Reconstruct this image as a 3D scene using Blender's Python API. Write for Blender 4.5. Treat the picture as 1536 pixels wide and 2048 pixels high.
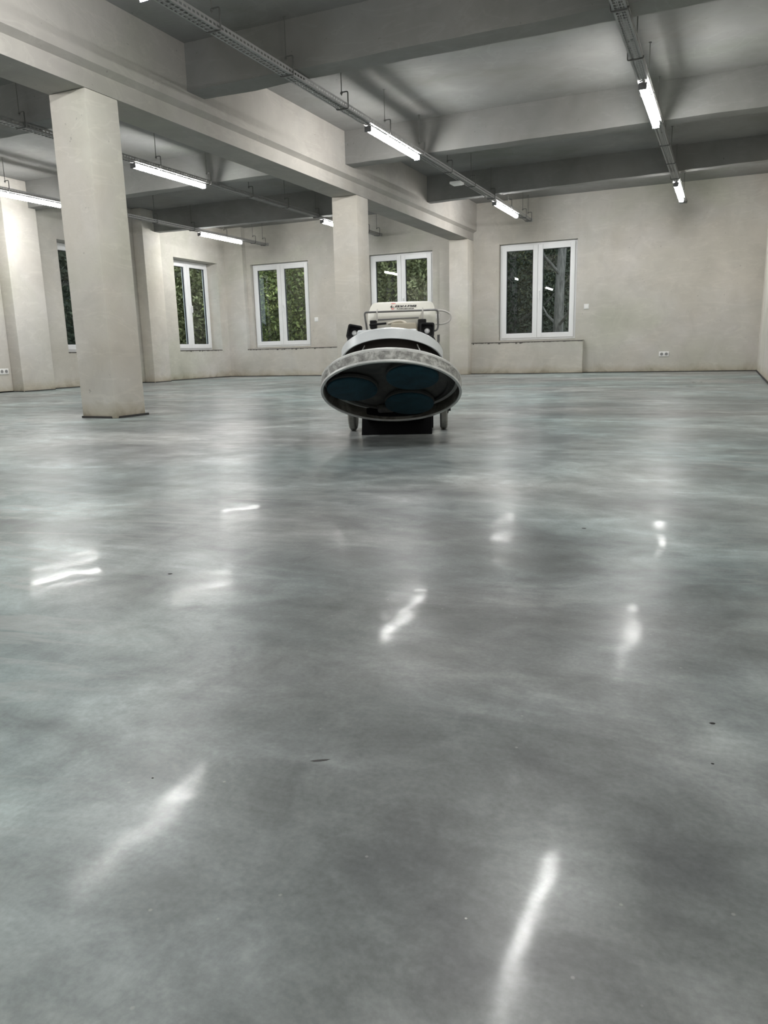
import bpy, bmesh, math, random
import numpy as np
from mathutils import Vector, Matrix

for o in list(bpy.data.objects):
    bpy.data.objects.remove(o, do_unlink=True)
S = bpy.context.scene
COL = S.collection
random.seed(7)
rng = np.random.default_rng(11)

# ------------------------------------------------------------------ camera
F_PX, YAW, PIT, ROL, CAM_H = 1508.23, .425327, -.210976, -.024703, .455
d = Vector((-math.sin(YAW) * math.cos(PIT), math.cos(YAW) * math.cos(PIT), math.sin(PIT)))
r0 = Vector((math.cos(YAW), math.sin(YAW), 0))
u0 = r0.cross(d)
r1 = math.cos(ROL) * r0 + math.sin(ROL) * u0
u1 = -math.sin(ROL) * r0 + math.cos(ROL) * u0
cam = bpy.data.cameras.new('camera')
cam.sensor_fit = 'VERTICAL'
cam.sensor_height = 36
cam.lens = F_PX / 2048 * 36
cam.clip_start = .02
cam.clip_end = 200
co = bpy.data.objects.new('camera', cam)
COL.objects.link(co)
M = Matrix((r1, u1, -d)).transposed().to_4x4()
M.translation = (0, 0, CAM_H)
co.matrix_world = M
S.camera = co

# ------------------------------------------------------------------ world, exposure
w = bpy.data.worlds.new('world')
S.world = w
w.use_nodes = True
bg = w.node_tree.nodes['Background']
bg.inputs[0].default_value = (.78, .90, 1.0, 1)
bg.inputs[1].default_value = 2.6
S.view_settings.view_transform = 'Standard'
S.view_settings.look = 'None'
S.view_settings.exposure = 0.0
S.view_settings.gamma = 1
S.view_settings.use_curve_mapping = False
TUBE = 92.0

# ------------------------------------------------------------------ materials
def mat(name, color=(.5, .5, .5), rough=.6, metal=0.0, emit=None, es=0, spec=None, coat=0):
    m = bpy.data.materials.new(name)
    m.use_nodes = True
    b = m.node_tree.nodes['Principled BSDF']
    b.inputs['Base Color'].default_value = (*color, 1)
    b.inputs['Roughness'].default_value = rough
    b.inputs['Metallic'].default_value = metal
    if spec is not None: b.inputs['Specular IOR Level'].default_value = spec
    if coat: b.inputs['Coat Weight'].default_value = coat
    if emit:
        b.inputs['Emission Color'].default_value = (*emit, 1)
        b.inputs['Emission Strength'].default_value = es
    return m

class NT:
    def __init__(s, m):
        s.t = m.node_tree; s.n = s.t.nodes; s.l = s.t.links
        s.b = s.n['Principled BSDF']
        s.tc = s.n.new('ShaderNodeTexCoord')
    def link(s, a, b): s.l.new(a, b)
    def mapping(s, scale=(1, 1, 1), rot=(0, 0, 0), src=None):
        m = s.n.new('ShaderNodeMapping'); m.inputs['Scale'].default_value = scale; m.inputs['Rotation'].default_value = rot
        s.link(src or s.tc.outputs['Object'], m.inputs['Vector']); return m.outputs[0]
    def noise(s, scale, detail=4, rough=.5, dist=0, vec=None):
        n = s.n.new('ShaderNodeTexNoise'); n.inputs['Scale'].default_value = scale; n.inputs['Detail'].default_value = detail
        n.inputs['Roughness'].default_value = rough; n.inputs['Distortion'].default_value = dist
        s.link(vec or s.tc.outputs['Object'], n.inputs['Vector']); return n.outputs[0]
    def ramp(s, fac, stops):
        r = s.n.new('ShaderNodeValToRGB'); e = r.color_ramp.elements
        e.remove(e[1])
        for i, (p, c) in enumerate(stops):
            c = (*c, 1) if not isinstance(c, (int, float)) else (c, c, c, 1)
            if i == 0: e[0].position = p; e[0].color = c
            else: q = e.new(p); q.color = c
        s.link(fac, r.inputs[0]); return r.outputs[0]
    def mix(s, fac, a, b, mode='MIX'):
        m = s.n.new('ShaderNodeMix'); m.data_type = 'RGBA'; m.blend_type = mode
        for k, v in ((0, fac), (6, a), (7, b)):
            if hasattr(v, 'links'): s.link(v, m.inputs[k])
            elif k == 0: m.inputs[k].default_value = v
            else: m.inputs[k].default_value = (*v, 1)
        return m.outputs[2]
    def math(s, op, a, b=0, clamp=False):
        m = s.n.new('ShaderNodeMath'); m.operation = op; m.use_clamp = clamp
        for k, v in ((0, a), (1, b)):
            if hasattr(v, 'links'): s.link(v, m.inputs[k])
            else: m.inputs[k].default_value = v
        return m.outputs[0]
    def bump(s, h, strength=.3, dist=.01, nrm=None):
        b = s.n.new('ShaderNodeBump'); b.inputs['Strength'].default_value = strength; b.inputs['Distance'].default_value = dist
        s.link(h, b.inputs['Height'])
        if nrm: s.link(nrm, b.inputs['Normal'])
        return b.outputs[0]

def plaster(name, c0, c1, c2, base_stain=True, rough=.9):
    m = mat(name, c1, rough, spec=.25)
    t = NT(m)
    n1 = t.noise(.8, 5, .55, .4)
    n2 = t.noise(3.0, 6, .62, .8)
    a = t.ramp(n1, [(.34, c0), (.5, c1), (.66, c2)])
    k = t.ramp(n2, [(.3, .92), (.5, .99), (.72, 1.05)])
    colr = t.mix(1.0, a, k, 'MULTIPLY')
    colr = t.mix(1.0, colr, t.ramp(t.noise(.55, 3, .55, .6), [(.38, (1.01, .99, .97)), (.52, (1, 1, 1)), (.64, (.955, .98, .93))]), 'MULTIPLY')
    # trowel strokes, arcs
    wv = t.noise(1.3, 3, .5, 2.5, t.mapping((1, 1, 4), (0, .5, 0)))
    st = t.ramp(wv, [(.56, 1.0), (.6, 1.07), (.64, 1.0)])
    colr = t.mix(1.0, colr, st, 'MULTIPLY')
    # small pits
    p = t.noise(26, 2, .5)
    colr = t.mix(1.0, colr, t.ramp(p, [(.22, .72), (.27, 1.0)]), 'MULTIPLY')
    if base_stain:
        sx = t.n.new('ShaderNodeSeparateXYZ'); t.link(t.tc.outputs['Object'], sx.inputs[0])
        h = t.math('ADD', sx.outputs[2], t.math('MULTIPLY', t.math('SUBTRACT', n2, .5), .22))
        s_ = t.ramp(h, [(.0, (.66, .62, .54)), (.05, (.88, .85, .78)), (.14, (1, 1, 1))])
        colr = t.mix(1.0, colr, s_, 'MULTIPLY')
    t.link(colr, t.b.inputs['Base Color'])
    b1 = t.bump(t.noise(5, 6, .6, .5), .35, .012)
    b2 = t.bump(t.noise(60, 3, .6), .15, .004, b1)
    t.link(b2, t.b.inputs['Normal'])
    return m

M_WALL = plaster('wall_plaster', (.50, .485, .44), (.56, .54, .495), (.61, .59, .56))
M_COL = plaster('column_plaster', (.60, .565, .50), (.64, .61, .56), (.67, .645, .61))
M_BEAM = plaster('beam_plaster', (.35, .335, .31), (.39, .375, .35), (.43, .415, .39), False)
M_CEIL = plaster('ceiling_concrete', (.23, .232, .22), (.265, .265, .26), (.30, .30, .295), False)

def floor_mat():
    m = mat('polished_concrete', (.3, .3, .3), .3)
    t = NT(m)
    v1 = t.mapping((1, 1.5, 1), (0, 0, .35))
    big = t.noise(.95, 8, .64, .7, v1)
    med = t.noise(2.3, 7, .62, 1.0, t.mapping((.8, 1.7, 1), (0, 0, .5)))
    fine = t.noise(9, 8, .66, .5)
    grit = t.noise(150, 3, .6)
    a = t.ramp(big, [(.35, (.150, .161, .164)), (.46, (.218, .234, .238)), (.55, (.300, .320, .320)), (.66, (.42, .443, .437))])
    a = t.mix(1.0, a, t.ramp(med, [(.36, .74), (.47, .94), (.56, 1.10), (.66, 1.45)]), 'MULTIPLY')
    a = t.mix(1.0, a, t.ramp(fine, [(.34, .78), (.5, 1.0), (.66, 1.24)]), 'MULTIPLY')
    a = t.mix(1.0, a, t.ramp(grit, [(.3, .90), (.5, 1.0), (.70, 1.10)]), 'MULTIPLY')
    tint = t.noise(.42, 3, .5, .3)
    a = t.mix(1.0, a, t.ramp(tint, [(.40, (1.0, .985, .98)), (.58, (.86, 1.03, 1.04))]), 'MULTIPLY')
    # pale swirled laitance marks
    sw = t.noise(1.1, 5, .6, 3.2, t.mapping((.5, 1.6, 1), (0, 0, -.4)))
    mask = t.ramp(t.noise(.5, 3, .5), [(.48, 0.0), (.62, 1.0)])
    line = t.ramp(sw, [(.50, 0.0), (.53, 1.0), (.56, 0.0)])
    f = t.math('MULTIPLY', line, mask); f = t.math('MULTIPLY', f, .5)
    a = t.mix(f, a, (.52, .54, .53))
    # small pale chips
    vo = t.n.new('ShaderNodeTexVoronoi'); vo.inputs['Scale'].default_value = 26; t.link(t.tc.outputs['Object'], vo.inputs['Vector'])
    ch = t.ramp(vo.outputs['Distance'], [(.03, 1.0), (.055, 0.0)])
    a = t.mix(t.math('MULTIPLY', ch, .35), a, (.55, .55, .53))
    t.link(a, t.b.inputs['Base Color'])
    rr = t.math('ADD', t.math('MULTIPLY', t.noise(2.0, 3, .5), .24), .21)
    t.link(rr, t.b.inputs['Roughness'])
    t.b.inputs['Specular IOR Level'].default_value = .3
    t.link(t.ramp(t.noise(3.4, 6, .65, .8), [(.38, .025), (.5, .06), (.62, .18)]), t.b.inputs['Coat Weight'])
    t.b.inputs['Coat IOR'].default_value = 1.5
    t.link(t.ramp(t.noise(1.7, 5, .6, .6), [(.35, .05), (.5, .085), (.68, .2)]), t.b.inputs['Coat Roughness'])
    h1 = t.noise(2.6, 2, .5, .3)
    b1 = t.bump(t.noise(9, 2, .5, .4), .4, .0012, t.bump(h1, .5, .008))
    b2 = t.bump(t.noise(240, 3, .6), .05, .0006, b1)
    t.link(b1, t.b.inputs['Coat Normal'])
    t.link(b2, t.b.inputs['Normal'])
    return m
M_FLOOR = floor_mat()
M_WHITE = mat('white_pvc', (.87, .88, .89), .35)
M_GASKET = mat('black_gasket', (.03, .03, .035), .6)
M_SILL = mat('dark_mortar', (.13, .12, .11), .95)
M_JOINT = mat('dark_edge_strip', (.045, .043, .042), .9)
M_GALV = mat('galvanised_steel', (.36, .36, .355), .55, .5)
M_ROD = mat('threaded_rod', (.22, .22, .21), .5, .6)
M_HOOK = mat('bracket_steel', (.16, .16, .155), .5, .5)
M_LAMPBODY = mat('lamp_housing', (.72, .73, .74), .4)
M_LAMPEND = mat('lamp_end_cap', (.20, .20, .21), .5)
M_TUBE = mat('lamp_diffuser', (.9, .9, .9), .4, emit=(1.0, .992, .97), es=TUBE)
M_SOCK = mat('socket_plastic', (.85, .85, .84), .35)
M_SOCKD = mat('socket_recess', (.30, .30, .30), .5)
M_CABLE = mat('white_cable', (.6, .6, .6), .5)
M_EMER = mat('emergency_diffuser', (.92, .92, .90), .4)

def glass_mat():
    m = bpy.data.materials.new('window_glass'); m.use_nodes = True
    t = m.node_tree; t.nodes.clear()
    out = t.nodes.new('ShaderNodeOutputMaterial'); mx = t.nodes.new('ShaderNodeMixShader')
    tr = t.nodes.new('ShaderNodeBsdfTransparent'); tr.inputs[0].default_value = (.86, .90, .87, 1)
    gl = t.nodes.new('ShaderNodeBsdfGlossy'); gl.inputs['Roughness'].default_value = .01
    lw = t.nodes.new('ShaderNodeLayerWeight'); lw.inputs['Blend'].default_value = .5
    pw = t.nodes.new('ShaderNodeMath'); pw.operation = 'POWER'; pw.inputs[1].default_value = 5
    mu = t.nodes.new('ShaderNodeMath'); mu.operation = 'MULTIPLY_ADD'; mu.inputs[1].default_value = .92; mu.inputs[2].default_value = .075
    t.links.new(lw.outputs['Facing'], pw.inputs[0]); t.links.new(pw.outputs[0], mu.inputs[0]); t.links.new(mu.outputs[0], mx.inputs[0])
    t.links.new(tr.outputs[0], mx.inputs[1]); t.links.new(gl.outputs[0], mx.inputs[2]); t.links.new(mx.outputs[0], out.inputs[0])
    return m
M_GLASS = glass_mat()

# ------------------------------------------------------------------ mesh helpers
def box(bm, x0, x1, y0, y1, z0, z1, bevel=0, seg=1):
    vs = [bm.verts.new(p) for p in ((x0, y0, z0), (x1, y0, z0), (x1, y1, z0), (x0, y1, z0), (x0, y0, z1), (x1, y0, z1), (x1, y1, z1), (x0, y1, z1))]
    fs = [bm.faces.new([vs[i] for i in q]) for q in ((3, 2, 1, 0), (4, 5, 6, 7), (0, 1, 5, 4), (1, 2, 6, 5), (2, 3, 7, 6), (3, 0, 4, 7))]
    if bevel:
        es = list({e for f in fs for e in f.edges})
        bmesh.ops.bevel(bm, geom=es, offset=bevel, segments=seg, profile=.5, affect='EDGES', clamp_overlap=True)
    return vs

def obj(name, bm, m, parent=None, smooth=False, loc=None):
    me = bpy.data.meshes.new(name)
    bmesh.ops.recalc_face_normals(bm, faces=bm.faces[:])
    bm.to_mesh(me); bm.free()
    if smooth:
        for p in me.polygons: p.use_smooth = True
        try: me.set_sharp_from_angle(angle=math.radians(38))
        except Exception: pass
    if m: me.materials.append(m)
    o = bpy.data.objects.new(name, me); COL.objects.link(o)
    if parent: o.parent = parent
    if loc is not None: o.location = loc
    return o

def boxo(name, m, x0, x1, y0, y1, z0, z1, parent=None, bevel=0, seg=1):
    bm = bmesh.new(); box(bm, x0, x1, y0, y1, z0, z1, bevel, seg)
    return obj(name, bm, m, parent, smooth=bevel > 0)

def tag(o, label=None, cat=None, group=None, kind=None):
    if label: o['label'] = label
    if cat: o['category'] = cat
    if group: o['group'] = group
    if kind: o['kind'] = kind
    return o

def empty(name, loc=(0, 0, 0), rz=0):
    o = bpy.data.objects.new(name, None); o.empty_display_size = .1
    o.location = loc; o.rotation_euler = (0, 0, rz); COL.objects.link(o); return o

def tube(bm, pts, r, n=8, closed=False):
    pts = [Vector(p) for p in pts]; N = len(pts); rings = []
    prev = None
    for i, p in enumerate(pts):
        a = pts[(i - 1) % N] if (closed or i > 0) else p
        b = pts[(i + 1) % N] if (closed or i < N - 1) else p
        tdir = (b - a).normalized()
        if prev is None:
            up = Vector((0, 0, 1)) if abs(tdir.z) < .9 else Vector((1, 0, 0))
            x = tdir.cross(up).normalized()
        else:
            x = (prev - tdir * prev.dot(tdir)).normalized()
        prev = x; y = tdir.cross(x)
        rr = r[i] if isinstance(r, (list, tuple)) else r
        rings.append([bm.verts.new(p + rr * (math.cos(2 * math.pi * k / n) * x + math.sin(2 * math.pi * k / n) * y)) for k in range(n)])
    for i in range(N if closed else N - 1):
        A, B = rings[i], rings[(i + 1) % N]
        for k in range(n): bm.faces.new((A[k], A[(k + 1) % n], B[(k + 1) % n], B[k]))
    if not closed:
        bm.faces.new(rings[0][::-1]); bm.faces.new(rings[-1])

def smooth_path(pts, per=6):
    P = [Vector(p) for p in pts]; out = []
    for i in range(len(P) - 1):
        p0 = P[max(i - 1, 0)]; p1 = P[i]; p2 = P[i + 1]; p3 = P[min(i + 2, len(P) - 1)]
        for k in range(per):
            t = k / per
            out.append(.5 * ((2 * p1) + (p2 - p0) * t + (2 * p0 - 5 * p1 + 4 * p2 - p3) * t * t + (3 * p1 - p0 - 3 * p2 + p3) * t ** 3))
    out.append(P[-1]); return out

def bent(pts, r=.02, n=4):
    """round the corners of a polyline"""
    P = [Vector(p) for p in pts]; out = [P[0]]
    for i in range(1, len(P) - 1):
        a = (P[i - 1] - P[i]).normalized(); b = (P[i + 1] - P[i]).normalized()
        A = P[i] + a * r; B = P[i] + b * r
        for k in range(n + 1):
            t = k / n; out.append((1 - t) ** 2 * A + 2 * t * (1 - t) * P[i] + t * t * B)
    out.append(P[-1]); return out

def lathe(bm, prof, n=64, axis=None, origin=(0, 0, 0), a0=0, a1=2 * math.pi, cx=1.0):
    """prof: list of (r, w); revolves about w; axis=(X,Y,W) basis"""
    X, Y, W = [Vector(v) for v in (axis or ((1, 0, 0), (0, 1, 0), (0, 0, 1)))]
    O = Vector(origin); full = abs(a1 - a0 - 2 * math.pi) < 1e-6
    rings = []
    for k in range(n if full else n + 1):
        a = a0 + (a1 - a0) * k / n
        rings.append([bm.verts.new(O + X * (r * cx * math.cos(a)) + Y * (r * math.sin(a)) + W * w_) for r, w_ in prof])
    K = len(rings)
    for k in range(K if full else K - 1):
        A, B = rings[k], rings[(k + 1) % K]
        for i in range(len(prof) - 1):
            bm.faces.new((A[i], B[i], B[i + 1], A[i + 1]))
    bmesh.ops.remove_doubles(bm, verts=bm.verts[:], dist=1e-5)

# ------------------------------------------------------------------ room dimensions
XR, XL, XPL = .415, -9.37, -9.156
YB, YP, YF = 13.323, 13.20, -5.2
ZC, ZB, ZS = 2.896, 2.291, .542
XC0, XC1 = -4.532, -4.192

def plate(bm, x0, x1, y0, y1, z0, z1, nx=1, ny=1): box(bm, x0, x1, y0, y1, z0, z1)

fl = boxo('floor', M_FLOOR, XL - .5, XR + .4, YF - .3, YB + .3, -.12, 0)
tag(fl, 'mottled grey polished concrete floor with glossy lamp reflections', 'floor', kind='structure')
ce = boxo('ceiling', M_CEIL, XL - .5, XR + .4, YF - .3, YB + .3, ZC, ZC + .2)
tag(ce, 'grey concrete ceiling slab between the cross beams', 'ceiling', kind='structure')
# right wall, front wall
o = boxo('wall_right', M_WALL, XR, XR + .3, YF, YB + .3, 0, ZC); tag(o, 'plastered wall at the right edge of the hall', 'wall', kind='structure')
o = boxo('wall_front', M_WALL, XL - .5, XR + .3, YF - .3, YF, 0, ZC); tag(o, 'plastered wall behind the camera', 'wall', kind='structure')

WZ0, WZ1 = .575, 2.19            # window openings
BW = [(-8.84, -7.52), (-6.23, -4.96), (-3.735, -2.395)]
# back wall with three openings: built as one mesh of boxes
bm = bmesh.new()
xs = [XL - .5] + [v for p in BW for v in p] + [XR + .3]
for i in range(0, len(xs), 2): box(bm, xs[i], xs[i + 1], YB, YB + .3, 0, ZC)
for a, b in BW:
    box(bm, a, b, YB, YB + .3, 0, WZ0); box(bm, a, b, YB, YB + .3, WZ1, ZC)
wb = obj('wall_back', bm, M_WALL); tag(wb, 'far plastered wall with three double windows', 'wall', kind='structure')
# piers (fuller wall thickness) left of and between the recesses
bm = bmesh.new(); box(bm, XL, -8.93, YP, YB, 0, ZC); obj('pier', bm, M_WALL, wb)
bm = bmesh.new(); box(bm, -4.80, XC0 + .02, YP + .05, YB, 0, ZC); obj('pier', bm, M_WALL, wb)

def jagged(bm, x0, x1, y, z, hh=.012, axis='x', step=.03):
    x = x0
    while x < x1 - 1e-4:
        x2 = min(x1, x + step * random.uniform(.5, 1.6))
        hgt = hh * random.uniform(.5, 1.2) if random.random() > .12 else hh * random.uniform(1.4, 2.8)
        if axis == 'x': box(bm, x, x2, y - .004, y + .03, z - hgt, z + .004)
        else: box(bm, y - .03, y + .004, x, x2, z - hgt, z + .004)
        x = x2
# low plinth walls under the windows
def plinth(x0, x1, label):
    p = boxo('wall_plinth', M_WALL, x0, x1, YP, YB, 0, ZS)
    tag(p, label, 'ledge', 'low plinth ledges under the windows', 'structure')
    bm = bmesh.new(); jagged(bm, x0, x1, YP, ZS); obj('ledge_edge', bm, M_SILL, p)
    bm = bmesh.new(); box(bm, x0, x1, YP + .03, YB + .04, ZS - .004, ZS + .006); obj('ledge_top', bm, M_SILL, p)
plinth(-8.93, -4.80, 'low plastered ledge under the two windows of the left bay')
plinth(XC1 + .001, -2.244, 'low plastered ledge under the dark window of the right bay')

# left wall with two openings
LW = [(8.95, 10.27), (11.63, 12.95)]
LT = .34
bm = bmesh.new()
ys = [YF] + [v for p in LW for v in p] + [YB + .3]
for i in range(0, len(ys), 2): box(bm, XL - LT, XL, ys[i], ys[i + 1], 0, ZC)
for a, b in LW:
    box(bm, XL - LT, XL, a, b, 0, ZS); box(bm, XL - LT, XL, a, b, 2.22, ZC)
wl = obj('wall_left', bm, M_WALL); tag(wl, 'plastered wall on the left with deep window reveals', 'wall', kind='structure')
for (a, b) in LW:
    bm = bmesh.new(); jagged(bm, a, b, XL, ZS, .010, 'y'); box(bm, XL - .24, XL - .02, a, b, ZS, ZS + .008); obj('window_sill', bm, M_SILL, wl)
PIL = [(-5.5, -5.0), (-2.7, -2.2), (-.1, .4), (2.5, 3.0), (5.2, 5.75), (7.854, 8.425), (10.618, 11.056)]
PILN = {7.854: 'plastered wall pilaster at the left edge of the photo, beside the twin socket', 10.618: 'plastered wall pilaster between the two left-wall windows, seen right of the near column'}
for a, b in PIL[1:]:
    p = boxo('wall_pilaster', M_COL, XL, XPL, a, b, 0, ZC, None, .012, 2)
    tag(p, PILN.get(a, 'plastered wall pilaster on the left wall, nearer than the photo shows'), 'pilaster', 'pilasters along the left wall', 'structure')

# baseboards: dark joint between floor and walls
def strip(name, label, boxes):
    bm = bmesh.new()
    for b in boxes: box(bm, *b)
    tag(obj(name, bm, M_JOINT), label, 'edge strip', kind='structure')
e = .006
strip('baseboard_back', 'thin dark joint between floor and far wall', [(-2.244 + e, XR, YB - e, YB, 0, .014), (XL, XC0, YP - e, YP, 0, .013), (XC1, -2.244, YP - e, YP, 0, .010), (-2.244, -2.244 + e, YP, YB, 0, .01)])
lb = [(XL, XL + e, max(YF, -2.2), 7.854, 0, .015)]
prev = None
for (a, b), nxt in zip(PIL[1:], [p[0] for p in PIL[2:]] + [YP]):
    lb += [(XPL, XPL + e, a + .01, b - .01, 0, .013), (XL, XPL - .01, a - e, a, 0, .013), (XL, XL + e, b, nxt, 0, .015)]
strip('baseboard_left', 'thin dark joint between floor and left wall', lb)
strip('baseboard_right', 'dark joint between floor and right wall', [(XR - .008, XR, YF, YB, 0, .02)])

# columns and main beam
def column(y0, y1, label):
    c = tag(boxo('concrete_column', M_COL, XC0, XC1, y0, y1, 0, ZB, None, .010, 2), label, 'column', 'square columns under the main beam', 'structure')
    return c
CY = [(-4.2, -3.88), (.1, .42), (4.399, 4.72), (8.686, 9.005), (13.0, 13.322)]
CN = [None, None, 'square plastered column nearest in view, left of the grinder', 'square plastered column just behind and left of the grinder', 'square plastered column against the far wall, right of the grinder']
for (a, b), n in zip(CY, CN):
    c = column(a, b, n or 'square plastered column beside the camera, outside the photo')
    if a == 4.399:
        bm = bmesh.new()
        box(bm, XC0 - .004, XC1 - .045, a - .006, a + .01, 0, .016)
        box(bm, XC1 - .01, XC1 + .006, a + .025, b + .03, 0, .016)
        obj('edge_strip', bm, M_JOINT, c)
bm = bmesh.new()
prof = [(XC0, ZB), (XC1, ZB), (XC1, 2.416), (XC1 + .058, 2.448), (XC1 + .058, ZC), (XC0 - .058, ZC), (XC0 - .058, 2.448), (XC0, 2.416)]
A = [bm.verts.new((x, YF, z)) for x, z in prof]; B = [bm.verts.new((x, YB, z)) for x, z in prof]
bm.faces.new(A[::-1]); bm.faces.new(B)
for i in range(len(prof)): bm.faces.new((A[i], A[(i + 1) % 8], B[(i + 1) % 8], B[i]))
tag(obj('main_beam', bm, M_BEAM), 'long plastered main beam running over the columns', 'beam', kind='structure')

def cross_beam(x0, x1, y0, y1, z0, z1, label, chip=0):
    bm = bmesh.new(); n = 28
    rows = []
    for i in range(n + 1):
        t = i / n; x = x0 + (x1 - x0) * t; z = z0 + (z1 - z0) * t
        j = random.uniform(-.003, .003); k = random.uniform(-.003, .003)
        cz = chip * max(0, 1 - abs(t - .10) / .07) if chip else 0
        rows.append([bm.verts.new(p) for p in ((x, y0, ZC), (x, y0 + j, z + k), (x, y1 + j + cz, z + k), (x, y1, ZC))])
    for a, b in zip(rows, rows[1:]):
        for i in range(4): bm.faces.new((a[i], a[(i + 1) % 4], b[(i + 1) % 4], b[i]))
    bm.faces.new(rows[0]); bm.faces.new(rows[-1][::-1])
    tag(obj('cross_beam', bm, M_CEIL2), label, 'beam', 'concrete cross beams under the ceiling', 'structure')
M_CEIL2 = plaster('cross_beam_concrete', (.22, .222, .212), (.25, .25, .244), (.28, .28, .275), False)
BM = [(5.474, 5.70, 2.545, 2.545, 'nearest cross beam'), (8.297, 8.49, 2.545, 2.55, 'middle cross beam'), (10.916, 11.05, 2.545, 2.61, 'farthest cross beam'),
      (2.72, 2.94, 2.545, 2.545, None), (0, .22, 2.545, 2.545, None), (-2.72, -2.5, 2.545, 2.545, None)]
for y0, y1, za, zb, n in BM:
    lr = (n + ' of the right bay, grey concrete') if n else 'cross beam of the right bay, beyond the top of the photo'
    ll = (n + ' of the left bay, behind the main beam') if n else 'cross beam of the left bay, beyond the top of the photo'
    cross_beam(XC1 + .05, XR, y0, y1, za, zb, lr, .03 if n and n[0] == 'n' else 0)
    cross_beam(XL, XC0 - .05, y0, y1, 2.545, 2.545 if zb == 2.545 or zb == 2.55 else 2.505, ll)

# ------------------------------------------------------------------ windows
def window(name, origin, rz, W, H, label):
    """local: x along width, -y faces the room, z up, origin at lower-left of the frame, room side"""
    e_ = empty(name, origin, rz); tag(e_, label, 'window', 'white double windows', 'structure')
    fb, dp = .042, .07
    bm = bmesh.new()
    box(bm, 0, fb, 0, dp, 0, H, .004); box(bm, W - fb, W, 0, dp, 0, H, .004)
    box(bm, fb, W - fb, 0, dp, 0, fb, .004); box(bm, fb, W - fb, 0, dp, H - fb, H, .004)
    obj('window_frame', bm, M_WHITE, e_)
    mid = W / 2; sb = .082
    for s in (0, 1):
        x0, x1 = (fb - .012, mid - .002) if s == 0 else (mid + .002, W - fb + .012)
        z0, z1 = fb - .012, H - fb + .012
        bm = bmesh.new()
        y0, y1 = -.016, .05
        box(bm, x0, x0 + sb, y0, y1, z0, z1, .005, 2); box(bm, x1 - sb, x1, y0, y1, z0, z1, .005, 2)
        box(bm, x0 + sb, x1 - sb, y0, y1, z0, z0 + sb, .005, 2); box(bm, x0 + sb, x1 - sb, y0, y1, z1 - sb, z1, .005, 2)
        sa = obj('sash', bm, M_WHITE, e_)
        g = .007
        bm = bmesh.new()
        for b in ((x0 + sb, x0 + sb + g, z0 + sb, z1 - sb), (x1 - sb - g, x1 - sb, z0 + sb, z1 - sb), (x0 + sb, x1 - sb, z0 + sb, z0 + sb + g), (x0 + sb, x1 - sb, z1 - sb - g, z1 - sb)):
            box(bm, b[0], b[1], .004, .03, b[2], b[3])
        obj('gasket', bm, M_GASKET, sa)
        bm = bmesh.new()
        vs = [bm.verts.new(p) for p in ((x0 + sb, .018, z0 + sb), (x1 - sb, .018, z0 + sb), (x1 - sb, .018, z1 - sb), (x0 + sb, .018, z1 - sb))]
        bm.faces.new(vs); obj('pane', bm, M_GLASS, sa)
        if s == 1:
            bm = bmesh.new(); hx = x0 + .038; hz = H * .5
            box(bm, hx - .013, hx + .013, y0 - .012, y0, hz - .035, hz + .035, .004, 2)
            tube(bm, bent([(hx, y0 - .01, hz), (hx, y0 - .045, hz), (hx, y0 - .045, hz - .125)], .012), .009, 8)
            obj('handle', bm, M_WHITE, sa, True)
    return e_
WL = ['white double window at the left of the far wall, green foliage behind', 'white double window in the middle of the far wall, above the grinder tank', 'white double window right of the far column, dark trees behind']
for i, ((a, b), l) in enumerate(zip(BW, WL)):
    window('window_%d' % (i + 1), (a + .012, YB + .07, WZ0 + .004), 0, b - a - .024, WZ1 - WZ0 - .01, l)
for i, ((a, b), l) in enumerate(zip(LW, ['white window in the left wall, mostly hidden by the near column', 'white double window with deep reveal in the left wall near the corner'])):
    window('window_%d' % (i + 4), (XL - .25, a, ZS + .012), math.pi / 2, b - a, 2.22 - ZS - .014, l)

# ------------------------------------------------------------------ sockets and switches
def socket(loc, rz, label, gang=2):
    e_ = empty('wall_socket', loc, rz); tag(e_, label, 'socket', 'white double wall sockets')
    bm = bmesh.new(); box(bm, -.078, .078, -.011, 0, -.04, .04, .006, 2); obj('cover_plate', bm, M_SOCK, e_, True)
    for s in (-.036, .036):
        bm = bmesh.new(); lathe(bm, [(0, -.0115), (.021, -.0115), (.024, -.0125), (.024, -.010)], 24, ((1, 0, 0), (0, 0, 1), (0, 1, 0)), (s, 0, 0))
        r_ = obj('socket_recess', bm, M_SOCKD, e_)
        bm = bmesh.new(); 
        for q in (-.0095, .0095): box(bm, s + q - .003, s + q + .003, -.0135, -.0115, -.003, .003)
        obj('contact_hole', bm, M_GASKET, r_)
socket((-.958, YB, .288), 0, 'white twin power socket on the far wall right of the dark window')
socket((XL, 7.73, .293), math.pi / 2, 'white twin power socket low on the left wall at the photo edge')
def switch(loc, label):
    e_ = empty('light_switch', loc); tag(e_, label, 'switch', 'white light switches')
    bm = bmesh.new(); box(bm, -.041, .041, -.010, 0, -.041, .041, .004, 2); obj('cover_plate', bm, M_SOCK, e_, True)
    bm = bmesh.new(); box(bm, -.028, .028, -.0145, -.009, -.028, .028, .002, 1); obj('rocker', bm, M_SOCK, e_, True)
switch((-2.22, YB, 1.093), 'white switch on the far wall right of the dark window')
switch((-7.379, YB, 1.077), 'white switch on the far wall right of the leftmost far window')
switch((-4.87, YB, 1.042), 'white switch on the far wall behind the grinder hose')

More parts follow.
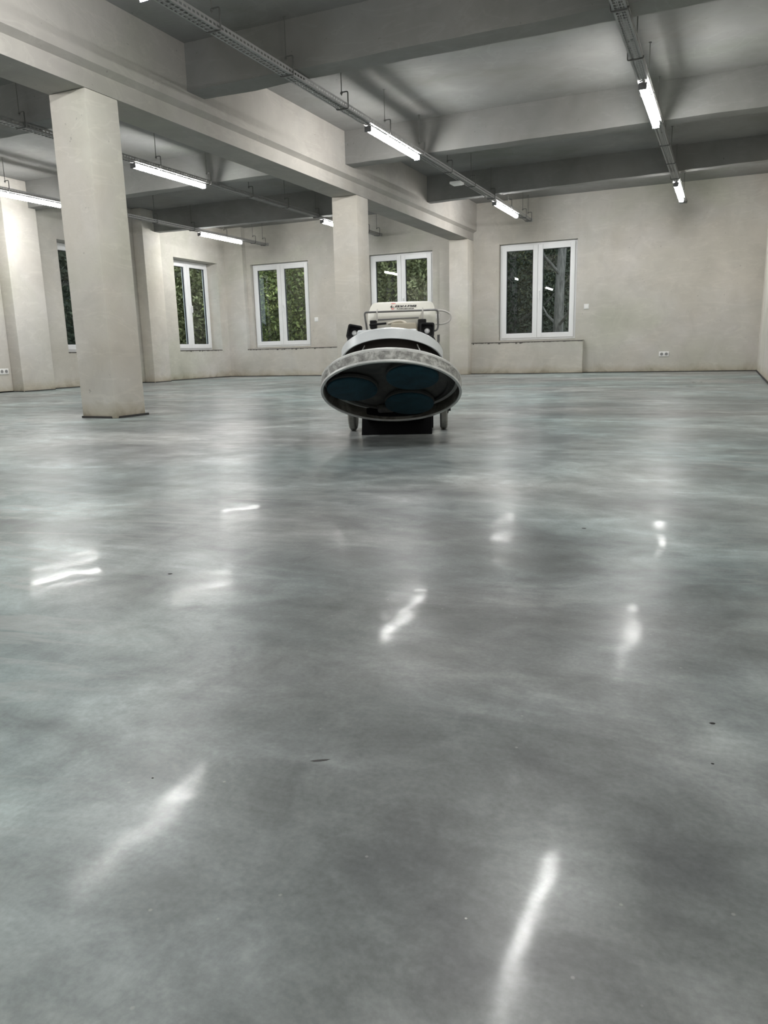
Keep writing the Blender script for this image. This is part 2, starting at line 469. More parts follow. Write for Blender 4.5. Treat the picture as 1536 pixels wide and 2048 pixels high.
# ------------------------------------------------------------------ cable trays
TZ0, TZ1, TW = 2.497, 2.540, .088
def tray_mesh(y0, y1):
    bm = bmesh.new()
    hw = TW / 2; p = .042
    n = int((y1 - y0) / p); p = (y1 - y0) / n
    # bottom: continuous strips + cross ribs => two rows of slots
    lanes = [(-hw, -.030), (-.004, .004), (.030, hw)]
    for a, b in lanes:
        v = [bm.verts.new(q) for q in ((a, y0, TZ0), (b, y0, TZ0), (b, y1, TZ0), (a, y1, TZ0))]; bm.faces.new(v)
    for i in range(n):
        ya = y0 + i * p; yb = ya + .014
        for a, b in ((-.030, -.004), (.004, .030)):
            v = [bm.verts.new(q) for q in ((a, ya, TZ0), (b, ya, TZ0), (b, yb, TZ0), (a, yb, TZ0))]; bm.faces.new(v)
    for s in (-1, 1):
        x = s * hw
        for a, b in ((TZ0, TZ0 + .013), (TZ0 + .027, TZ1)):
            v = [bm.verts.new(q) for q in ((x, y0, a), (x, y1, a), (x, y1, b), (x, y0, b))]; bm.faces.new(v)
        v = [bm.verts.new(q) for q in ((x, y0, TZ1), (x, y1, TZ1), (x - s * .008, y1, TZ1), (x - s * .008, y0, TZ1))]; bm.faces.new(v)
        for i in range(n):
            ya = y0 + i * p; yb = ya + .016
            v = [bm.verts.new(q) for q in ((x, ya, TZ0 + .013), (x, yb, TZ0 + .013), (x, yb, TZ0 + .027), (x, ya, TZ0 + .027))]; bm.faces.new(v)
    return bm
def hook_mesh(side, z0):
    s = side
    bm = bmesh.new()
    pts = bent([(-s * .006, 0, 2.625), (s * .060, 0, 2.625), (s * .060, 0, 2.4915), (-s * .052, 0, 2.4915), (-s * .052, 0, 2.510)], .012, 3)
    tube(bm, pts, .0052, 6)
    lathe(bm, [(0, 2.612), (.011, 2.612), (.011, 2.622), (0, 2.622)], 6)
    obj_ = obj('hanger_hook', bm, M_HOOK, None, True)
    return obj_
def rod_mesh(z1):
    bm = bmesh.new(); lathe(bm, [(0, 2.60), (.0042, 2.60), (.0042, z1 - .006), (.012, z1 - .006), (.012, z1), (0, z1)], 6)
    return obj('hanger_rod', bm, M_ROD)
proto = {}
TR = [(-.755, 12.80, -1, 'perforated cable tray nearest the right wall'), (-3.17, 13.18, 1, 'perforated cable tray right of the main beam, carrying the small emergency lamp'),
      (-5.96, 13.26, 1, 'perforated cable tray just left of the main beam'), (-8.33, 13.16, 1, 'perforated cable tray nearest the left wall')]
def on_beam(y):
    for y0, y1, za, zb, n in BM:
        if y0 - .01 < y < y1 + .01: return 2.545 if zb != 2.61 else 2.56
    return ZC
HY = [-4.4 + .9 * k for k in range(0, 20)]
HY = [5.42 + .91 * k for k in range(-10, 9)]
for X, ye, side, lab in TR:
    t_ = empty('cable_tray', (X, 0, 0)); tag(t_, lab, 'cable tray', 'galvanised cable trays')
    obj('tray_channel', tray_mesh(YF + .1, ye), M_GALV, t_)
    bm = bmesh.new()
    tube(bm, [(.018 + .006 * math.sin(k * 1.3), YF + .2 + (ye - YF - .4) * k / 40, TZ0 + .012) for k in range(41)], .006, 5)
    tube(bm, [(-.012 + .008 * math.sin(k * .9 + 1), YF + .2 + (ye - YF - .4) * k / 40, TZ0 + .010) for k in range(41)], .005, 5)
    obj('cable', bm, M_CABLE, t_)
    ys_ = [y for y in HY if y < ye - .2] + [ye - .12]
    for y in ys_:
        zt = on_beam(y)
        if ('hook', side) not in proto:
            proto[('hook', side)] = hook_mesh(side, 0); h_ = proto[('hook', side)]
        else:
            h_ = proto[('hook', side)].copy(); COL.objects.link(h_)
        if zt < 2.7:                       # fixed straight to the beam: keep the rod clear
            y = y + (.14 if y + .14 < ye else -.2); zt = on_beam(y)
        if zt < 2.7: y += .14; zt = ZC
        h_.parent = t_; h_.location = (0, y, 0)
        if 'rod' not in proto: proto['rod'] = rod_mesh(ZC); r_ = proto['rod']
        else: r_ = proto['rod'].copy(); COL.objects.link(r_)
        r_.parent = t_; r_.location = (0, y, 0)
    # end connector
    bm = bmesh.new(); box(bm, -.05, .05, ye - .05, ye + .01, TZ0 - .004, TZ0 + .05, .004); obj('end_connector', bm, M_GALV, t_)

# ------------------------------------------------------------------ tube lamps
LL = 1.25
def lamp_proto():
    e_ = empty('tube_lamp')
    bm = bmesh.new()
    box(bm, -.026, .026, .02, LL - .02, 2.478, 2.497, .003)
    obj('lamp_housing', bm, M_LAMPBODY, e_)
    bm = bmesh.new()
    n = 8; ring0, ring1 = [], []
    for k in range(n + 1):
        a = math.pi + math.pi * k / n
        x, z = .031 * math.cos(a), 2.474 + .026 * math.sin(a) + (.017 if k in (0, n) else 0)
        ring0.append(bm.verts.new((x, .02, z))); ring1.append(bm.verts.new((x, LL - .02, z)))
    for k in range(n): bm.faces.new((ring0[k], ring0[k + 1], ring1[k + 1], ring1[k]))
    bm.faces.new((ring0[0], ring1[0], ring1[n], ring0[n]))
    obj('diffuser', bm, M_TUBE, e_)
    for y0, y1 in ((0, .02), (LL - .02, LL)):
        bm = bmesh.new(); box(bm, -.033, .033, y0, y1, 2.446, 2.497, .006, 2); obj('end_cap', bm, M_LAMPEND, e_, True)
    return e_
LP = lamp_proto(); first = True
TN = ['tray nearest the right wall', 'tray right of the main beam', 'tray just left of the main beam', 'tray nearest the left wall']
RN = {0: 'tube lamp behind the camera, ', 1: 'tube lamp beyond the photo top, ', 2: 'lit tube lamp, nearer in view, ', 3: 'lit tube lamp near the far wall, '}
for ti, (X, ye, side, lab) in enumerate(TR):
    for k, y in enumerate((-1.59, 2.63, 6.85, 11.07)):
        if first: L_ = LP; first = False
        else:
            L_ = LP.copy(); COL.objects.link(L_)
            for ch in list(LP.children):
                c = ch.copy(); COL.objects.link(c); c.parent = L_
        L_.location = (X - .004, y, -.012)
        tag(L_, RN[k] + TN[ti], 'lamp', 'white tube lamps under the cable trays')

e_ = empty('emergency_lamp', (-3.225, 9.60, 2.47)); tag(e_, 'small square white emergency lamp beside the tray above the far column', 'lamp')
bm = bmesh.new(); box(bm, -.085, .06, -.075, .075, -.008, .022, .008, 2); obj('lamp_housing', bm, M_SOCK, e_, True)
bm = bmesh.new(); box(bm, -.067, .042, -.057, .057, -.014, -.006, .004, 1); obj('diffuser', bm, M_EMER, e_, True)

# ------------------------------------------------------------------ floor grinder
psi, th = .35, math.radians(28)
G = empty('floor_grinder', (-1.738, 4.069, 0), psi)
tag(G, 'white and grey planetary floor grinder tipped back on its two wheels', 'floor grinder')
C0 = Vector((0, -.6, .242)); UX = Vector((1, 0, 0)); UF = Vector((0, -math.cos(th), math.sin(th))); UN = Vector((0, math.sin(th), math.cos(th)))
AX = (UX, UF, UN)
def L3(u, v, w_): return C0 + UX * u + UF * v + UN * w_
def tbox(bm, u0, u1, v0, v1, w0, w1, bevel=0, seg=2):
    n0 = len(bm.verts)
    b2 = bmesh.new(); box(b2, u0, u1, v0, v1, w0, w1, bevel, seg)
    vm = {}
    for v in b2.verts: vm[v] = bm.verts.new(L3(*v.co))
    for f in b2.faces: bm.faces.new([vm[v] for v in f.verts])
    b2.free()

def worn(name, c0, c1, c2, sc=9, rough=.5, metal=0):
    m = mat(name, c1, rough, metal); t = NT(m)
    n = t.noise(sc, 7, .68, .6)
    t.link(t.ramp(n, [(.32, c0), (.48, c1), (.62, c2)]), t.b.inputs['Base Color'])
    t.link(t.bump(t.noise(30, 5, .6), .3, .002), t.b.inputs['Normal'])
    return m
M_SKIRT = worn('worn_skirt', (.12, .12, .115), (.30, .30, .285), (.60, .60, .58), 22, .55)
M_RIM = worn('rim_metal', (.45, .46, .45), (.62, .63, .62), (.72, .73, .72), 8, .4, .2)
M_COVER = worn('grey_cover', (.56, .59, .61), (.62, .65, .67), (.67, .70, .72), 3, .28)
M_UNDER = worn('dusty_steel', (.045, .045, .045), (.075, .075, .073), (.11, .11, .105), 6, .6, .3)
M_LINE = worn('dark_brown_lining', (.04, .036, .03), (.07, .065, .055), (.16, .155, .14), 9, .75)
M_PAD = worn('teal_pad', (.002, .024, .038), (.003, .034, .052), (.005, .045, .066), 12, .85)
M_HOLD = mat('pad_holder', (.035, .035, .034), .7)
M_BLACK = mat('black_plastic', (.010, .010, .011), .6, spec=.3)
M_DARKIN = mat('dark_interior', (.02, .015, .012), .8)
M_TANK = mat('tank_plastic', (.80, .79, .72), .42)
M_WIRE = mat('wire_rack', (.20, .20, .20), .4, .6)
M_RUBBER = worn('grey_rubber', (.16, .16, .15), (.24, .24, .22), (.32, .32, .30), 10, .8)
M_LENS = mat('lamp_lens', (.92, .93, .95), .12, .0, emit=(1, 1, 1), es=0)
M_BEIGE = mat('beige_motor', (.42, .38, .30), .6)
M_HOSE = mat('clear_hose', (.62, .60, .58), .3)
M_CREAM = mat('cream_hose', (.62, .58, .50), .5)
M_INK = mat('black_ink', (.012, .012, .014), .5)
M_RED = mat('red_ink', (.75, .10, .08), .5)

# skirt ring
bm = bmesh.new(); lathe(bm, [(.341, .001), (.350, .0), (.352, .012), (.352, .058), (.340, .058), (.340, .010), (.341, .001)], 96, AX, C0)
sk = obj('skirt', bm, M_SKIRT, G, True); tag(sk, 'scuffed grey outer band of the grinding head')
bm = bmesh.new(); lathe(bm, [(.3405, -.002), (.3525, -.002), (.3535, .003), (.3525, .009), (.3405, .009), (.3405, -.002)], 96, AX, C0)
obj('lip', bm, M_RIM, sk, True)
bm = bmesh.new(); lathe(bm, [(.3396, .004), (.3385, .006), (.3385, .062), (.3396, .062)], 96, AX, C0); obj('skirt_lining', bm, M_LINE, sk, True)  # inner skirt wall as a separate, darker mottled surface
bm = bmesh.new(); lathe(bm, [(0, .062), (.31, .062), (.352, .054), (.353, .062), (.34, .076), (.29, .085), (0, .085)], 96, AX, C0)
obj('head_plate', bm, M_RIM, G, True)
bm = bmesh.new(); lathe(bm, [(.0, .050), (.10, .048), (.26, .055), (.337, .061)], 72, AX, C0)
pl = obj('underside_plate', bm, M_UNDER, G, True)
bm = bmesh.new(); lathe(bm, [(.285, .058), (.285, .046), (.291, .040), (.297, .046), (.297, .060)], 72, AX, C0)
obj('ridge', bm, M_UNDER, pl, True)
bm = bmesh.new(); tbox(bm, -.09, .0, -.275, -.235, .012, .052, .012); obj('bracket', bm, M_UNDER, pl, True)
# three grinding discs
for (u, v) in ((.112, .142), (-.195, .022), (.085, -.165)):
    O_ = L3(u, v, 0)
    bm = bmesh.new(); lathe(bm, [(0, .022), (.124, .022), (.130, .028), (.130, .040), (.10, .046), (.04, .050), (0, .050)], 48, AX, O_)
    dh = obj('disc_holder', bm, M_HOLD, G, True)
    bm = bmesh.new(); lathe(bm, [(0, .009), (.115, .009), (.126, .012), (.128, .018), (.126, .0225), (0, .0225)], 48, AX, O_)
    obj('pad', bm, M_PAD, dh, True)
# upper cover: an arched cowl, open at the bottom front
c_ = C0 + UF * -.05
bm = bmesh.new(); lathe(bm, [(.255, .195), (.262, .194), (.262, .245), (.250, .258), (.215, .268), (.0, .274), (.0, .262), (.245, .246), (.255, .195)], 80, AX, c_)
cv = obj('motor_cover', bm, M_COVER, G, True); tag(cv, 'light grey curved cowl over the drive')
bm = bmesh.new(); tbox(bm, -.165, .135, -.26, .135, .262, .290, .012); obj('cover_top', bm, M_COVER, cv, True)
# dark drive inside the cowl gap
bm = bmesh.new(); lathe(bm, [(0, .080), (.20, .080), (.205, .09), (.205, .235), (0, .235)], 48, AX, c_); obj('drive_housing', bm, M_DARKIN, G, True)
bm = bmesh.new(); lathe(bm, [(.248, .20), (.250, .24), (0, .25)], 48, AX, c_); obj('cover_lining', bm, M_DARKIN, cv)
for s, u in ((1, -.155), (-1, .165)):
    bm = bmesh.new(); tube(bm, [L3(u, .165, .08), L3(u + s * .004, .16, .12), L3(u + s * .03, .13, .20)], .003, 6); obj('stay_rod', bm, M_RIM, G)
# chassis between head and axle, and the mast behind
bm = bmesh.new()
tbox(bm, -.16, .16, -.48, -.30, .02, .20, .01); tbox(bm, -.19, .20, -.62, -.40, -.07, .06, .015)
M_MATT = mat('matt_black_rubber', (.007, .007, .008), .95, spec=.08)
obj('chassis', bm, M_MATT, G, True)
bm = bmesh.new()
for a, b, c, q in ((-.198, .205, .0, .0),):
    v = [bm.verts.new(p) for p in ((-.195, -.10, .115), (.205, -.10, .125), (.205, -.07, .014), (-.160, -.07, .020), (-.195, .12, .115), (.205, .12, .125), (.205, .10, .014), (-.160, .10, .020))]
    for f in ((0, 1, 2, 3), (4, 5, 6, 7), (0, 1, 5, 4), (1, 2, 6, 5), (2, 3, 7, 6), (3, 0, 4, 7)): bm.faces.new([v[i] for i in f])
obj('rear_guard', bm, M_MATT, G)
bm = bmesh.new(); tube(bm, [(-.25, 0, .115), (.26, 0, .115)], .014, 12); obj('axle', bm, M_RIM, G, True)
for x in (-.262, .266):
    bm = bmesh.new()
    lathe(bm, [(.0, -.020), (.055, -.020), (.062, -.014), (.085, -.022), (.104, -.021), (.1135, -.013), (.115, 0), (.1135, .013), (.104, .021), (.085, .022), (.062, .014), (.055, .020), (0, .020)], 40, ((0, 1, 0), (0, 0, 1), (1, 0, 0)), (x, 0, .115))
    wh = obj('wheel', bm, M_RUBBER, G, True)
    bm = bmesh.new(); s = 1 if x > 0 else -1
    lathe(bm, [(0, .020), (.026, .020), (.026, .026), (.012, .030), (.012, .040), (0, .040)], 16, ((0, 1, 0), (0, 0, 1), (s, 0, 0)), (x, 0, .115)); obj('hub', bm, M_BLACK, wh, True)
# mast plates carrying the tank
bm = bmesh.new()
for x in (-.13, .17): 
    tube(bm, [(x, .0, .115), (x, .06, .32), (x, .10, .56)], .016, 10)
tube(bm, [(-.13, .06, .32), (.17, .06, .32)], .014, 10)
obj('mast', bm, M_BLACK, G, True)
bm = bmesh.new(); box(bm, -.02, .12, -.20, -.03, .43, .600, .012, 2); obj('motor_box', bm, M_BEIGE, G, True)
bm = bmesh.new(); lathe(bm, [(0, .25), (.11, .25), (.115, .27), (.115, .36), (.10, .375), (0, .375)], 36, AX, C0 + UF * -.33); obj('motor', bm, M_BLACK, G, True)

# water tank: lofted rounded body leaning back
def rrect(w_, h_, r_, n=5):
    out = []
    for cx, cy, a0 in ((w_ - r_, h_ - r_, 0), (-w_ + r_, h_ - r_, 90), (-w_ + r_, -h_ + r_, 180), (w_ - r_, -h_ + r_, 270)):
        for k in range(n + 1):
            a = math.radians(a0 + 90 * k / n); out.append((cx + r_ * math.cos(a), cy + r_ * math.sin(a)))
    return out
TXC = .030
secs = []   # (z, ycentre, halfwidth x, halfdepth y, radius, tilt)
prof = [(.500, .125, .150, .090, .05), (.512, .125, .178, .115, .05), (.560, .125, .190, .128, .05), (.630, .130, .1955, .130, .05), (.664, .135, .1955, .126, .05), (.676, .140, .190, .120, .05),
        (.695, .158, .187, .100, .05), (.716, .178, .180, .078, .045), (.726, .186, .170, .064, .04), (.731, .19, .150, .045, .03)]
bm = bmesh.new(); rings = []
for z, yc, hx, hy, rd in prof:
    rings.append([bm.verts.new((TXC + x, yc + y, z)) for x, y in rrect(hx, hy, rd, 6)])
for a, b in zip(rings, rings[1:]):
    n = len(a)
    for k in range(n): bm.faces.new((a[k], a[(k + 1) % n], b[(k + 1) % n], b[k]))
bm.faces.new(rings[0][::-1]); bm.faces.new(rings[-1])
tk = obj('water_tank', bm, M_TANK, G, True); tag(tk, 'cream white plastic water tank')
def text(name, s, size, loc, rot, m, parent, xs=1.0, off=0.0):
    cu = bpy.data.curves.new(name, 'FONT'); cu.body = s; cu.size = size; cu.align_x = 'CENTER'; cu.align_y = 'CENTER'; cu.extrude = .0006; cu.offset = off
    cu.space_character = 1.02
    o = bpy.data.objects.new(name, cu); COL.objects.link(o); cu.materials.append(m)
    bpy.context.view_layer.update()
    me = bpy.data.meshes.new_from_object(o.evaluated_get(bpy.context.evaluated_depsgraph_get()))
    bpy.data.objects.remove(o, do_unlink=True)
    o = bpy.data.objects.new(name, me); COL.objects.link(o)
    o.parent = parent; o.location = loc; o.rotation_euler = rot; o.scale = (xs, 1, 1); return o
sl = math.atan2(.040, .080)   # slope of the upper front face
tilt = math.radians(27)
bm = bmesh.new()
def stroke(p, q, w_):
    p = Vector((*p, 0)); q = Vector((*q, 0)); dd = (q - p).normalized(); nn = Vector((-dd.y, dd.x, 0)) * w_ / 2
    for zz in (.0012,): bm.faces.new([bm.verts.new(v) for v in (p - nn + Vector((0, 0, zz)), q - nn + Vector((0, 0, zz)), q + nn + Vector((0, 0, zz)), p + nn + Vector((0, 0, zz)))])
GL = {'L': [((0, 0), (0, 1)), ((0, .1), (1, .1))], 'A': [((0, 0), (0, .9)), ((0, .9), (.9, .9)), ((.9, 1), (.9, 0)), ((0, .45), (.9, .45))],
      'V': [((0, 1), (.45, 0)), ((.45, 0), (.9, 1))], 'I': [((.2, 0), (.2, 1))], 'N': [((0, 0), (0, 1)), ((0, .9), (.9, .9)), ((.9, .9), (.9, 0))]}
cx_ = -.071
for ch in 'LAVINA':
    ww = .012 if ch == 'I' else .0185
    for p, q in GL[ch]:
        f_ = lambda t_: (cx_ + t_[0] * .0185 + (t_[1] - .5) * .004, (t_[1] - .5) * .022)
        stroke(f_(p), f_(q)  , .0070)
    cx_ += ww + .0075
q = obj('lettering', bm, M_INK, tk); q.location = (TXC + .012, .0585, .7005); q.rotation_euler = (tilt, 0, 0)
text('lettering', 'SUPERABRASIVE', .0135, (TXC + .022, .0295, .6855), (tilt, 0, 0), M_INK, tk, 1.0, .0003)
bm = bmesh.new(); lathe(bm, [(.0045, .0005), (.0075, .0005), (.0075, .0015), (.0045, .0015), (.0045, .0005)], 20); q = obj('red_emblem', bm, M_RED, tk); q.location = (TXC - .050, .0295, .6858); q.rotation_euler = (tilt, 0, 0)
bm = bmesh.new(); 
v = [bm.verts.new(p) for p in ((-.015, -.004, .001), (.015, -.004, .001), (.010, .004, .001), (-.010, .004, .001))]; bm.faces.new(v)
q = obj('red_emblem', bm, M_RED, tk); q.location = (TXC - .048, .0915, .7185); q.rotation_euler = (tilt, 0, 0)
# wire rack in front of the tank
yr = -.02
bm = bmesh.new()
tube(bm, bent([(-.165, yr, .560), (-.178, yr, .668), (.236, yr, .672), (.238, yr, .575), (.226, yr - .01, .555), (.205, yr, .560)], .014), .0055, 8)
tube(bm, [(-.105, yr, .625), (.130, yr, .632)], .0045, 8)
rk = obj('wire_rack', bm, M_WIRE, G, True)
for x in (-.106, .152):
    bm = bmesh.new(); tube(bm, bent([(x, yr - .004, .622), (x, yr - .008, .675), (x, yr + .018, .684)], .008), .0042, 8); obj('hook', bm, M_HOSE, rk, True)
for x0, x1, z0 in ((-.145, -.108, .575), (.125, .172, .50)):
    bm = bmesh.new(); box(bm, x0, x1, yr - .05, yr + .05, z0, .622, .004); obj('clamp_block', bm, M_BLACK, G, True)
bm = bmesh.new(); tube(bm, [(-.145, yr - .07, .596), (-.05, yr - .07, .603)], .006, 8); obj('lever', bm, M_BLACK, G, True)
bm = bmesh.new(); tube(bm, smooth_path([(-.04, -.09, .600), (.02, -.10, .612), (.055, -.11, .602), (.075, -.13, .575), (.08, -.14, .55)]), .008, 8); obj('hose', bm, M_CREAM, G, True)
bm = bmesh.new(); tube(bm, smooth_path([(.205, .10, .672), (.262, .09, .672), (.302, .09, .656), (.312, .09, .634), (.298, .09, .610), (.262, .09, .597), (.205, .10, .600)]), .0055, 10); tag(obj('hose', bm, M_HOSE, G, True), 'pale looped hose beside the tank')
# headlamps on the cowl flanks
def headlamp(x, y, z, lean, yaw):
    e_ = empty('headlamp', (x, y, z)); e_.parent = G; e_.rotation_euler = (math.radians(-14), lean, yaw)
    s = .038
    bm = bmesh.new(); rings = []
    # square funnel facing -y
    for yy, hs, ch in ((-.030, s, .010), (-.030, s - .007, .008), (-.004, s - .014, .007), (-.004, .001, .0005)):
        rings.append([bm.verts.new((a, yy, b)) for a, b in rrect(hs, hs, ch, 2)])
    for a, b in zip(rings, rings[1:]):
        for k in range(len(a)): bm.faces.new((a[k], a[(k + 1) % len(a)], b[(k + 1) % len(a)], b[k]))
    r2 = [[bm.verts.new((a, yy, b)) for a, b in rrect(hs, hs, ch, 2)] for yy, hs, ch in ((-.030, s, .010), (.020, s * .92, .010), (.050, s * .55, .010))]
    for a, b in zip(r2, r2[1:]):
        for k in range(len(a)): bm.faces.new((a[k], a[(k + 1) % len(a)], b[(k + 1) % len(a)], b[k]))
    bm.faces.new(r2[-1])
    bmesh.ops.remove_doubles(bm, verts=bm.verts[:], dist=1e-5)
    obj('lamp_shell', bm, M_BLACK, e_, True)
    bm = bmesh.new(); lathe(bm, [(0, -.011), (.007, -.010), (.012, -.007), (.0145, -.004)], 24, ((1, 0, 0), (0, 0, 1), (0, 1, 0))); obj('lens', bm, M_LENS, e_, True)
headlamp(-.204, -.33, .547, math.radians(12), math.radians(0))
headlamp(.180, -.33, .549, math.radians(3), math.radians(0))
for s, x in ((-1, -.210), (1, .180)):
    bm = bmesh.new()
    tube(bm, [(x, -.30, .535), (x + s * (.0 if s < 0 else .02), -.26, .50), (x + s * (.01 if s < 0 else .04), -.24, .455), (x + s * (.0 if s < 0 else .035), -.25, .40)], [.022, .024, .020, .018], 8)
    obj('lamp_bracket', bm, M_BLACK, G, True)
    bm = bmesh.new(); 
    p = Vector((x + s * (.035 if s < 0 else .060), -.27, .50)); tube(bm, [p + Vector((0, 0, .03)), p, p + Vector((-s * .01, 0, -.04))], .007, 8); obj('knob', bm, M_WIRE, G, True)

# ------------------------------------------------------------------ small debris on the floor
def chip(x, y, sx, sy, rz, m, label):
    bm = bmesh.new(); bmesh.ops.create_icosphere(bm, subdivisions=2, radius=1)
    for v in bm.verts:
        v.co.x *= sx * (1 + .15 * math.sin(v.co.y * 5)); v.co.y *= sy; v.co.z = max(v.co.z, -.1) * min(sx, sy) * .35
    mn = min(v.co.z for v in bm.verts)
    for v in bm.verts: v.co.z -= mn
    o = obj('floor_crumb', bm, m, None, True); o.location = (x, y, 0); o.rotation_euler.z = rz
    tag(o, label, 'debris', 'crumbs on the floor')
M_CR1 = mat('dark_crumb', (.03, .03, .03), .8); M_CR3 = mat('grey_scratch', (.10, .10, .10), .8); M_CR2 = mat('pale_crumb', (.75, .75, .73), .7)
chip(-1.057, 1.22, .0048, .0030, .4, M_CR1, 'dark crumb on the floor left of centre, midway to the grinder')
chip(.011, .932, .0035, .0024, .3, M_CR1, 'dark oval crumb on the floor near the right edge')
chip(.013, .834, .0018, .0015, 0, M_CR1, 'tiny dark crumb below the oval crumb near the right edge')
chip(-.55, .578, .0014, .0012, 0, M_CR1, 'tiny dark crumb on the near floor at the left')
chip(-.166, .509, .0013, .0011, 0, M_CR2, 'tiny white crumb on the near floor, lowest in the photo')
chip(-.395, .679, .011, .0022, .55, M_CR3, 'slim grey lump drawn as a scratch in the floor near the middle of the photo')  # flat lump added to stand for a scratch, not loose debris
chip(-.307, 1.908, .006, .003, 0, M_CR1, 'tiny dark crumb between two lamp reflections on the right')

# ------------------------------------------------------------------ outside: bank and trees
def leafmat(name, c0, c1, c2):
    m = mat(name, c1, .6, spec=.3); t = NT(m)
    n = t.noise(2.4, 6, .75)
    t.link(t.ramp(n, [(.35, c0), (.5, c1), (.66, c2)]), t.b.inputs['Base Color'])
    t.b.inputs['Subsurface Weight'].default_value = 0
    return m
M_LEAF = leafmat('green_leaves', (.035, .06, .02), (.17, .21, .06), (.55, .57, .20))
M_LEAF2 = leafmat('olive_leaves', (.07, .08, .035), (.19, .20, .09), (.42, .42, .20))
M_LEAF3 = leafmat('shade_dark_leaves', (.02, .025, .018), (.04, .05, .03), (.09, .10, .06))  # shady dimness outside is put into this darker leaf colour
M_BARK = mat('bark', (.13, .115, .10), .9); t = NT(M_BARK)
t.link(t.ramp(t.noise(6, 6, .7, .5, t.mapping((3, 3, .6))), [(.35, (.05, .045, .04)), (.65, (.22, .20, .18))]), t.b.inputs['Base Color'])
M_SOIL = mat('leaf_litter', (.05, .05, .03), .95); t = NT(M_SOIL)
t.link(t.ramp(t.noise(2.5, 8, .7), [(.35, (.015, .02, .012)), (.6, (.05, .06, .03)), (.75, (.10, .12, .05))]), t.b.inputs['Base Color'])

def bank(name, pts, label):
    """ground then rising wooded bank; pts: grid rows of (x,y,z)"""
    bm = bmesh.new(); rows = [[bm.verts.new(p) for p in r] for r in pts]
    for a, b in zip(rows, rows[1:]):
        for k in range(len(a) - 1): bm.faces.new((a[k], a[k + 1], b[k + 1], b[k]))
    tag(obj(name, bm, M_SOIL, None, True), label, 'ground', kind='structure')
rows = []
for i, (off, z) in enumerate(((0, -.3), (3, -.3), (6, .2), (10, 2.5), (15, 6.5), (20, 10.0))):
    r = []
    for k in range(26):
        x = -22 + k * 1.4
        r.append((x, YB + .35 + off + random.uniform(-.3, .3) * (off > 0), z + random.uniform(-.3, .3) * (off > 3)))
    rows.append(r)
bank('wooded_bank', rows, 'dark leaf-littered bank rising behind the far wall')
rows = []
for i, (off, z) in enumerate(((0, -.3), (3, -.3), (6, .2), (10, 2.5), (15, 6.5), (20, 10.0))):
    rows.append([(XL - .4 - off, -2 + k * 1.4, z + random.uniform(-.3, .3) * (off > 3)) for k in range(26)])
bank('wooded_bank', rows, 'dark leaf-littered bank rising beyond the left wall')

def foliage(c, R, n, leaf, m, parent, seed, droop=.3):
    rg = np.random.default_rng(seed); n = int(n * 2.2); leaf *= .62
    nc = max(8, n // 60)
    dirs = rg.normal(size=(nc, 3)); dirs /= np.linalg.norm(dirs, axis=1)[:, None]
    cc = dirs * rg.uniform(.35, 1, (nc, 1)) ** .6 * np.array(R)
    idx = rg.integers(0, nc, n)
    pos = cc[idx] + rg.normal(size=(n, 3)) * np.array(R) * .16
    a = rg.normal(size=(n, 3)); a /= np.linalg.norm(a, axis=1)[:, None]
    b = rg.normal(size=(n, 3)); b -= a * np.sum(a * b, 1)[:, None]; b /= np.linalg.norm(b, axis=1)[:, None]
    s = leaf * rg.uniform(.6, 1.3, (n, 1))
    V = np.stack([pos - a * s, pos + b * s * .45, pos + a * s, pos - b * s * .45], 1).reshape(-1, 3) + np.array(c)
    me = bpy.data.meshes.new('foliage'); me.vertices.add(len(V)); me.vertices.foreach_set('co', V.astype(np.float32).ravel())
    me.loops.add(4 * n); me.loops.foreach_set('vertex_index', np.arange(4 * n, dtype=np.int32))
    me.polygons.add(n); me.polygons.foreach_set('loop_start', np.arange(0, 4 * n, 4, dtype=np.int32)); me.update(calc_edges=True)
    me.materials.append(m); o = bpy.data.objects.new('foliage', me); COL.objects.link(o); o.parent = parent; o['kind'] = 'stuff'
    return o
def tree(x, y, zb, h, tr, c, R, n, leaf, m, label, seed, lean=(0, 0)):
    e_ = empty('tree', (x, y, zb)); tag(e_, label, 'tree', 'trees outside the windows')
    rg = random.Random(seed)
    bm = bmesh.new()
    pts = [(lean[0] * k / 6 + rg.uniform(-.03, .03), lean[1] * k / 6 + rg.uniform(-.03, .03), h * k / 6 - .15 * (k == 0)) for k in range(7)]
    tube(bm, pts, [tr * (1.15 - .12 * k) for k in range(7)], 10)
    for k in range(7):
        i = rg.randint(1, 5); p = Vector(pts[i]); a = rg.uniform(0, 6.28); l = rg.uniform(.6, 1.4) * max(R) * .6
        tube(bm, [p, p + Vector((math.cos(a) * l * .5, math.sin(a) * l * .5, l * .25)), p + Vector((math.cos(a) * l, math.sin(a) * l, l * .7))], [tr * .35, tr * .22, tr * .08], 6)
    obj('trunk', bm, M_BARK, e_, True)
    foliage(c, R, n, leaf, m, e_, seed)
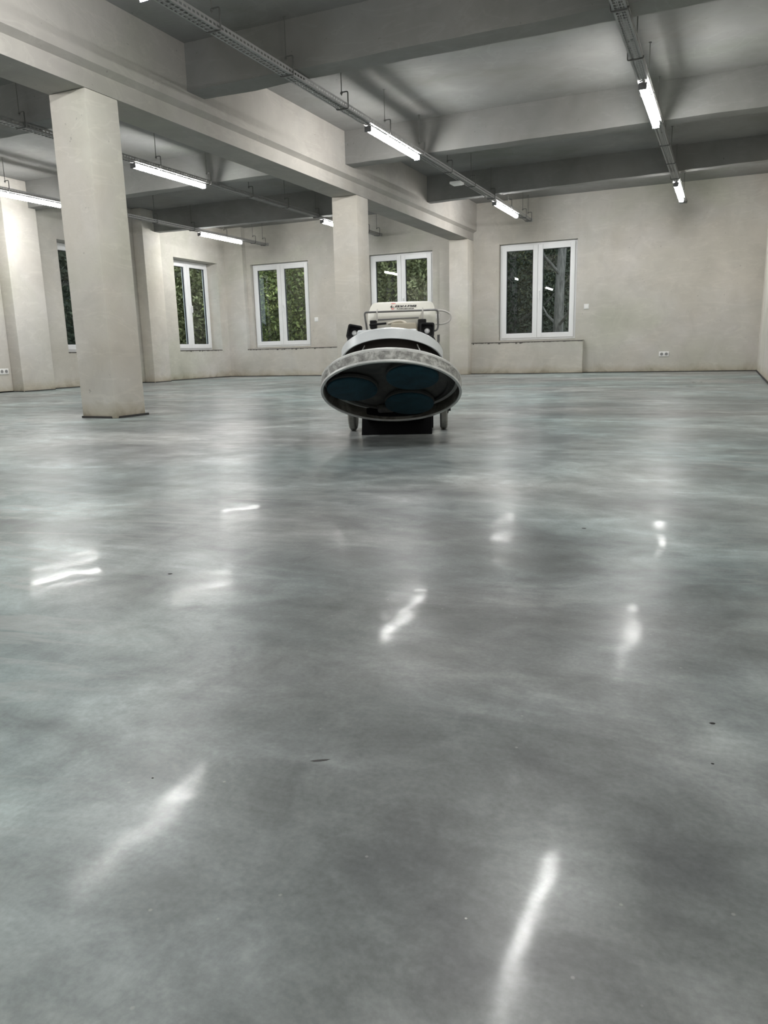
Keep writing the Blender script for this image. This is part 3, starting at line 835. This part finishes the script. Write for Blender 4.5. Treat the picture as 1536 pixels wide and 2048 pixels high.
# seen through the left far window (direction about x/y = -.6) and the left wall windows
tree(-10.6, 16.6, -.3, 3.4, .09, (0, 0, 1.7), (1.5, 1.2, 1.9), 9000, .085, M_LEAF, 'bright green leafy tree seen through the leftmost far window', 1)
tree(-12.6, 18.8, 0, 5.0, .12, (0, 0, 2.9), (2.2, 1.5, 2.6), 9000, .11, M_LEAF, 'bright green tree farther behind the leftmost far window', 2)
tree(-9.3, 18.2, 0, 5.2, .12, (0, 0, 2.6), (1.7, 1.4, 2.7), 9000, .10, M_LEAF2, 'olive green tree between the two left far windows', 3)
tree(-7.4, 17.0, -.2, 4.6, .11, (0, 0, 2.1), (1.6, 1.2, 2.3), 9000, .09, M_LEAF2, 'olive leafy tree seen through the middle far window', 4)
tree(-6.2, 20.5, 1.5, 5.5, .14, (0, 0, 2.2), (2.2, 1.5, 2.9), 8000, .12, M_LEAF2, 'olive tree up the bank behind the middle far window', 5)
tree(-3.50, 17.2, -.2, 6.5, .105, (0, .9, 5.2), (1.8, 1.2, 1.5), 4000, .10, M_LEAF3, 'thick bare trunk seen through the dark far window', 6, (.25, 0))
tree(-4.9, 18.8, 0, 6.0, .10, (0, 0, 2.3), (1.4, 1.0, 2.8), 5500, .08, M_LEAF3, 'shrubby tree with leaves coloured dark for shade seen through the left pane of the dark window', 7)
tree(-3.0, 19.5, .8, 6.0, .10, (0, 0, 2.0), (1.8, 1.0, 2.8), 6000, .08, M_LEAF3, 'shrubby tree with leaves coloured dark for shade seen through the right pane of the dark window', 8)
tree(-13.0, 14.9, -.3, 3.6, .10, (0, 0, 1.9), (1.3, 1.7, 2.1), 10000, .085, M_LEAF2, 'yellowish green tree seen through the left-wall window near the corner', 9)
tree(-13.9, 17.9, 0, 4.8, .12, (0, 0, 2.4), (1.9, 1.9, 2.6), 9000, .11, M_LEAF, 'green tree far beyond the left-wall window near the corner', 10)
tree(-13.2, 12.2, -.3, 4.2, .11, (0, 0, 2.0), (1.3, 1.4, 2.3), 9000, .09, M_LEAF3, 'dark green tree seen past the near column through the left wall', 11)  # dark leaf colour stands in for the dim, reflecting pane
tree(-15.2, 14.5, 0, 5.2, .12, (0, 0, 2.6), (1.9, 1.9, 2.8), 8000, .11, M_LEAF2, 'olive tree farthest beyond the left wall', 12)
